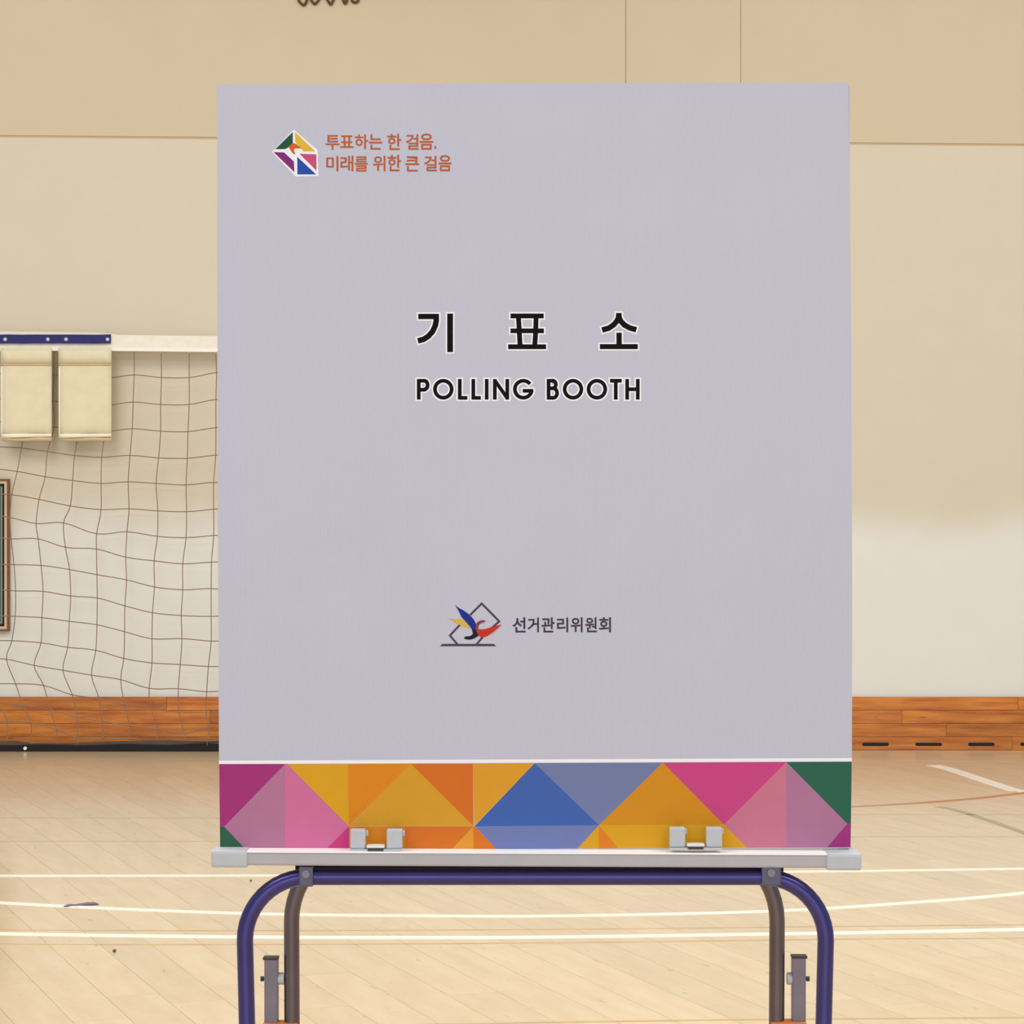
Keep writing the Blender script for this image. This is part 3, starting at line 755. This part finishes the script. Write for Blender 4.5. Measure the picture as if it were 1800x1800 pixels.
tri((196, 70, 130), [(1165, 1340.5), (1382, 1339.5), (1272.5, 1449.5)])
tri((196, 116, 140), [(1382, 1339.5), (1382.5, 1489.8), (1313, 1490), (1272.5, 1449.5)])
tri((172, 116, 150), [(1382, 1339.5), (1489.5, 1448), (1454, 1489.5), (1382.5, 1489.8)])
tri((46, 98, 80), [(1382, 1339.5), (1497.2, 1339), (1495.8, 1448), (1489.5, 1448)])
tri((158, 54, 124), [(1489.5, 1448), (1495.8, 1448), (1495.1, 1489), (1454, 1489.5)])
bo = band.build('printed_band', bandmats, panel)

BLACK, WHITE = (9, 6, 9), (240, 239, 246)
C2 = lambda x, y: (720 + x / 4.2857, 540 + y / 4.2857)
def c2(l): return [C2(*q) for q in l]
def glyph_strokes():
    S = []
    S.append((c2([(65, 70), (206, 70)]), 9.4)); S.append((c2([(200, 50), (201, 100), (193, 140), (172, 185), (140, 220), (105, 242), (62, 254)]), 9.8))
    S.append((c2([(305, 48), (305, 338)]), 10.2))
    S += [(c2([(760, 66), (1010, 66)]), 8.4), (c2([(760, 178), (1012, 178)]), 8.2), (c2([(742, 298), (1028, 298)]), 8.4),
          (c2([(820, 70), (826, 180), (833, 300)]), 8.6), (c2([(953, 70), (950, 180), (942, 300)]), 8.6)]
    S += [(c2([(1576, 44), (1574, 78), (1560, 106), (1536, 134), (1500, 158), (1450, 172)]), 9.6),
          (c2([(1576, 44), (1578, 78), (1592, 106), (1618, 134), (1658, 156), (1708, 170)]), 9.6),
          (c2([(1578, 192), (1578, 298)]), 9.4), (c2([(1433, 297), (1719, 297)]), 8.8)]
    return S
def latin_strokes():
    W_ = 6.5; S = []
    t, b = 541, 696
    def l(p): S.append((c2(p), W_))
    def A(cx, cy, rx, ry, a0, a1, n=20): return arc(cx, cy, rx, ry, a0, a1, n)
    l([(69, t), (69, b)]); l([(69, t + 13), (112, t + 13)] + A(112, 587, 24, 33, -85, 85, 10) + [(112, 622), (69, 622)])
    for cx in (254, 1231, 1411): S.append((c2(A(cx, 618, 63, 64, 0, 360, 36)), W_))
    for x in (378, 480): l([(x, t), (x, b)]); l([(x, b - 13), (x + 57, b - 13)])
    l([(581, t), (581, b)])
    l([(642, b), (642, t)]); l([(736, b), (736, t)]); l([(640, t + 8), (738, b - 8)])
    l(A(857, 618, 64, 64, -38, -360 + 8, 32)); l([(932, 630), (852, 630)])
    l([(1047, t), (1047, b)]); l([(1047, t + 13), (1078, t + 13)] + A(1078, 582, 24, 29, -85, 85, 10) + [(1078, 611), (1047, 611)])
    l([(1047, 611), (1082, 611)] + A(1082, 647, 29, 36, -85, 85, 10) + [(1082, b - 13), (1047, b - 13)])
    l([(1553, t), (1553, b)]); l([(1510, t + 13), (1598, t + 13)])
    l([(1639, t), (1639, b)]); l([(1719, t), (1719, b)]); l([(1639, 618), (1719, 618)])
    return S
def printed(name, strokes, col, halo=5.5, label=None):
    mb = MB(); mats = [ink(*WHITE), ink(*col)]
    for k_, (pts, wd) in enumerate(strokes):
        cl2 = abs(pts[0][0] - pts[-1][0]) + abs(pts[0][1] - pts[-1][1]) < 1e-6
        pp = pts[:-1] if cl2 else pts
        if halo:
            hp = list(pp)
            if not cl2:      # lengthen the backing outline at both ends
                d0 = Vector((hp[0][0] - hp[1][0], hp[0][1] - hp[1][1])).normalized() * halo / 2
                d1 = Vector((hp[-1][0] - hp[-2][0], hp[-1][1] - hp[-2][1])).normalized() * halo / 2
                hp = [(hp[0][0] + d0.x, hp[0][1] + d0.y)] + hp[1:-1] + [(hp[-1][0] + d1.x, hp[-1][1] + d1.y)]
            stroke(mb, hp, wd + halo, 1, k_, 0, closed=cl2)
        stroke(mb, pp, wd, 3, k_, 1, closed=cl2)
    o = mb.build(name, mats, panel)
    if label: o['label'] = label
    return o
gs = glyph_strokes()
for a_, b_ in ((0, 3), (3, 8), (8, 12)): printed('korean_syllable', gs[a_:b_], BLACK)
printed('latin_lettering', latin_strokes(), BLACK, label='black words POLLING BOOTH')

def glyph_mesh(ch, bold):
    c = bpy.data.curves.new('glyph', 'FONT'); c.body = ch; c.resolution_u = 3; c.offset = bold
    o = bpy.data.objects.new('glyph', c); COL.objects.link(o)
    bpy.context.view_layer.update()
    me = bpy.data.meshes.new_from_object(o.evaluated_get(bpy.context.evaluated_depsgraph_get()))
    vs = [tuple(v.co[:2]) for v in me.vertices]; fs = [tuple(p.vertices) for p in me.polygons]
    bpy.data.objects.remove(o); bpy.data.curves.remove(c); bpy.data.meshes.remove(me)
    return vs, fs
def text_line(name, items, col, bold, halo_bold=None, label=None):
    """items: (character, x0, x1, y0, y1) in px of the photograph's frame"""
    mb = MB(); mats = [ink(*WHITE), ink(*col)]
    for k_, (ch, x0, x1, y0, y1) in enumerate(items):
        base_v = glyph_mesh(ch, bold)[0]
        if not base_v: continue
        lo = (min(v[0] for v in base_v), min(v[1] for v in base_v)); hi = (max(v[0] for v in base_v), max(v[1] for v in base_v))
        for pas, bd in ((1, bold),) if halo_bold is None else ((0, halo_bold), (1, bold)):
            vs, fs = glyph_mesh(ch, bd)
            out = []
            for vx_, vy_ in vs:
                px = x0 + (vx_ - lo[0]) / (hi[0] - lo[0]) * (x1 - x0); py = y1 - (vy_ - lo[1]) / (hi[1] - lo[1]) * (y1 - y0)
                out.append((X(px, YB), flat(1 + 2 * pas, k_), Z(py, YB)))
            mb.add(out, fs, pas)
    o = mb.build(name, mats, panel)
    if label: o['label'] = label
    return o
C1 = lambda a: (460 + a / 5.0)
T1 = [('투', 562, 684, 137, 268), ('표', 690, 808, 140, 250), ('하', 818, 936, 130, 262), ('는', 942, 1058, 130, 266), ('한', 1104, 1226, 126, 268), ('걸', 1268, 1380, 130, 266), ('음', 1388, 1508, 124, 266), (',', 1517, 1535, 232, 264)]
T2 = [('미', 568, 674, 322, 455), ('래', 692, 806, 318, 455), ('를', 818, 934, 324, 458), ('위', 978, 1088, 318, 455), ('한', 1106, 1226, 312, 455), ('큰', 1262, 1384, 324, 458), ('걸', 1428, 1540, 320, 455), ('음', 1553, 1668, 314, 455)]
def i1(T): return [(c, 460 + a / 5, 460 + b / 5, 210 + y0 / 5, 210 + y1 / 5) for c, a, b, y0, y1 in T]
ORG = (184, 94, 60)
text_line('slogan_lettering', i1(T1), ORG, 0.016, label='first line of the orange Korean slogan')
text_line('slogan_lettering', i1(T2), ORG, 0.016, label='second line of the orange Korean slogan')
T3 = [('선', 747, 868, 238, 380), ('거', 886, 992, 240, 378), ('관', 1014, 1138, 238, 380), ('리', 1160, 1264, 240, 378), ('위', 1288, 1398, 238, 378), ('원', 1422, 1530, 238, 378), ('회', 1550, 1662, 238, 378)]
text_line('office_lettering', [(c, 760 + a / 5.294, 760 + b / 5.294, 1040 + y0 / 5.294, 1040 + y1 / 5.294) for c, a, b, y0, y1 in T3], (70, 60, 72), 0.020, label='dark grey Korean name of the election commission')

# slogan emblem
e = MB(); em = []
def epoly(store, mats, col, poly, f, layer):
    m = ink(*col)
    if m not in mats: mats.append(m)
    poly_faces(store, [f(*q) for q in poly], layer, 0, mats.index(m))
E1 = lambda x, y: (470 + x / 18.0, 220 + y / 18.0)
epoly(e, em, (238, 238, 244), [(830, 140), (1590, 790), (1620, 1610), (900, 1630), (140, 850)], E1, 1)
epoly(e, em, (36, 84, 66), [(805, 215), (250, 760), (560, 758), (650, 715), (805, 555)], E1, 2)
epoly(e, em, (220, 182, 62), [(870, 215), (1520, 835), (1140, 830), (1050, 725), (880, 530)], E1, 2)
epoly(e, em, (205, 98, 28), [(800, 555), (930, 610), (1075, 735), (865, 735), (835, 790), (890, 930), (800, 890), (670, 690)], E1, 3)
epoly(e, em, (128, 46, 124), [(190, 850), (525, 860), (840, 1150), (855, 1490)], E1, 2)
epoly(e, em, (42, 78, 170), [(945, 1000), (1545, 1560), (950, 1560)], E1, 2)
epoly(e, em, (198, 82, 124), [(1010, 905), (1550, 925), (1555, 1440)], E1, 2)
o = e.build('slogan_emblem', em, panel); o['label'] = 'small faceted emblem in six colours'
# office emblem
e = MB(); em = [ink(78, 68, 82)]
E2 = lambda x, y: (765 + x / 13.846, 1050 + y / 13.846)
for k_, pl in enumerate([[(850, 430), (1132, 150), (1560, 585), (1370, 750)], [(600, 670), (358, 930), (540, 1140)], [(1150, 975), (1010, 1140)]]):
    stroke(e, [E2(*q) for q in pl], 3.6, 2, k_, 0)
epoly(e, em, (78, 68, 82), [(110, 1190), (175, 1132), (1430, 1132), (1490, 1190)], E2, 2)
epoly(e, em, (214, 176, 70), smooth_path([(300, 500), (450, 530), (620, 540), (700, 565), (790, 660), (870, 770)], 4) + smooth_path([(870, 770), (760, 735), (600, 675), (460, 595), (300, 500)], 4)[1:-1], E2, 3)
epoly(e, em, (34, 50, 142), smooth_path([(480, 190), (590, 265), (700, 325), (840, 430), (950, 560), (1010, 720), (1030, 900)], 4) + smooth_path([(1030, 900), (930, 900), (880, 760), (760, 610), (640, 475), (570, 330), (480, 190)], 4)[1:-1], E2, 4)
epoly(e, em, (34, 32, 50), smooth_path([(1060, 930), (950, 1000), (830, 1030), (720, 1010), (700, 975)], 4) + smooth_path([(700, 975), (760, 950), (850, 940), (915, 890), (930, 840), (900, 770)], 4)[1:] + [(1010, 780)], E2, 5)
epoly(e, em, (140, 66, 84), smooth_path([(980, 760), (1000, 640), (1060, 585), (1150, 555), (1240, 575)], 4) + smooth_path([(1240, 575), (1180, 610), (1100, 640), (1055, 700), (1050, 790)], 4)[1:] + [(1040, 900)], E2, 6)
epoly(e, em, (196, 52, 42), smooth_path([(1000, 830), (1050, 780), (1200, 775), (1400, 715), (1620, 660)], 4) + smooth_path([(1620, 660), (1500, 775), (1380, 870), (1200, 970), (1080, 950), (1000, 830)], 4)[1:-1], E2, 7)
o = e.build('office_emblem', em, panel); o['label'] = 'bird and ballot box emblem in blue, yellow and red'
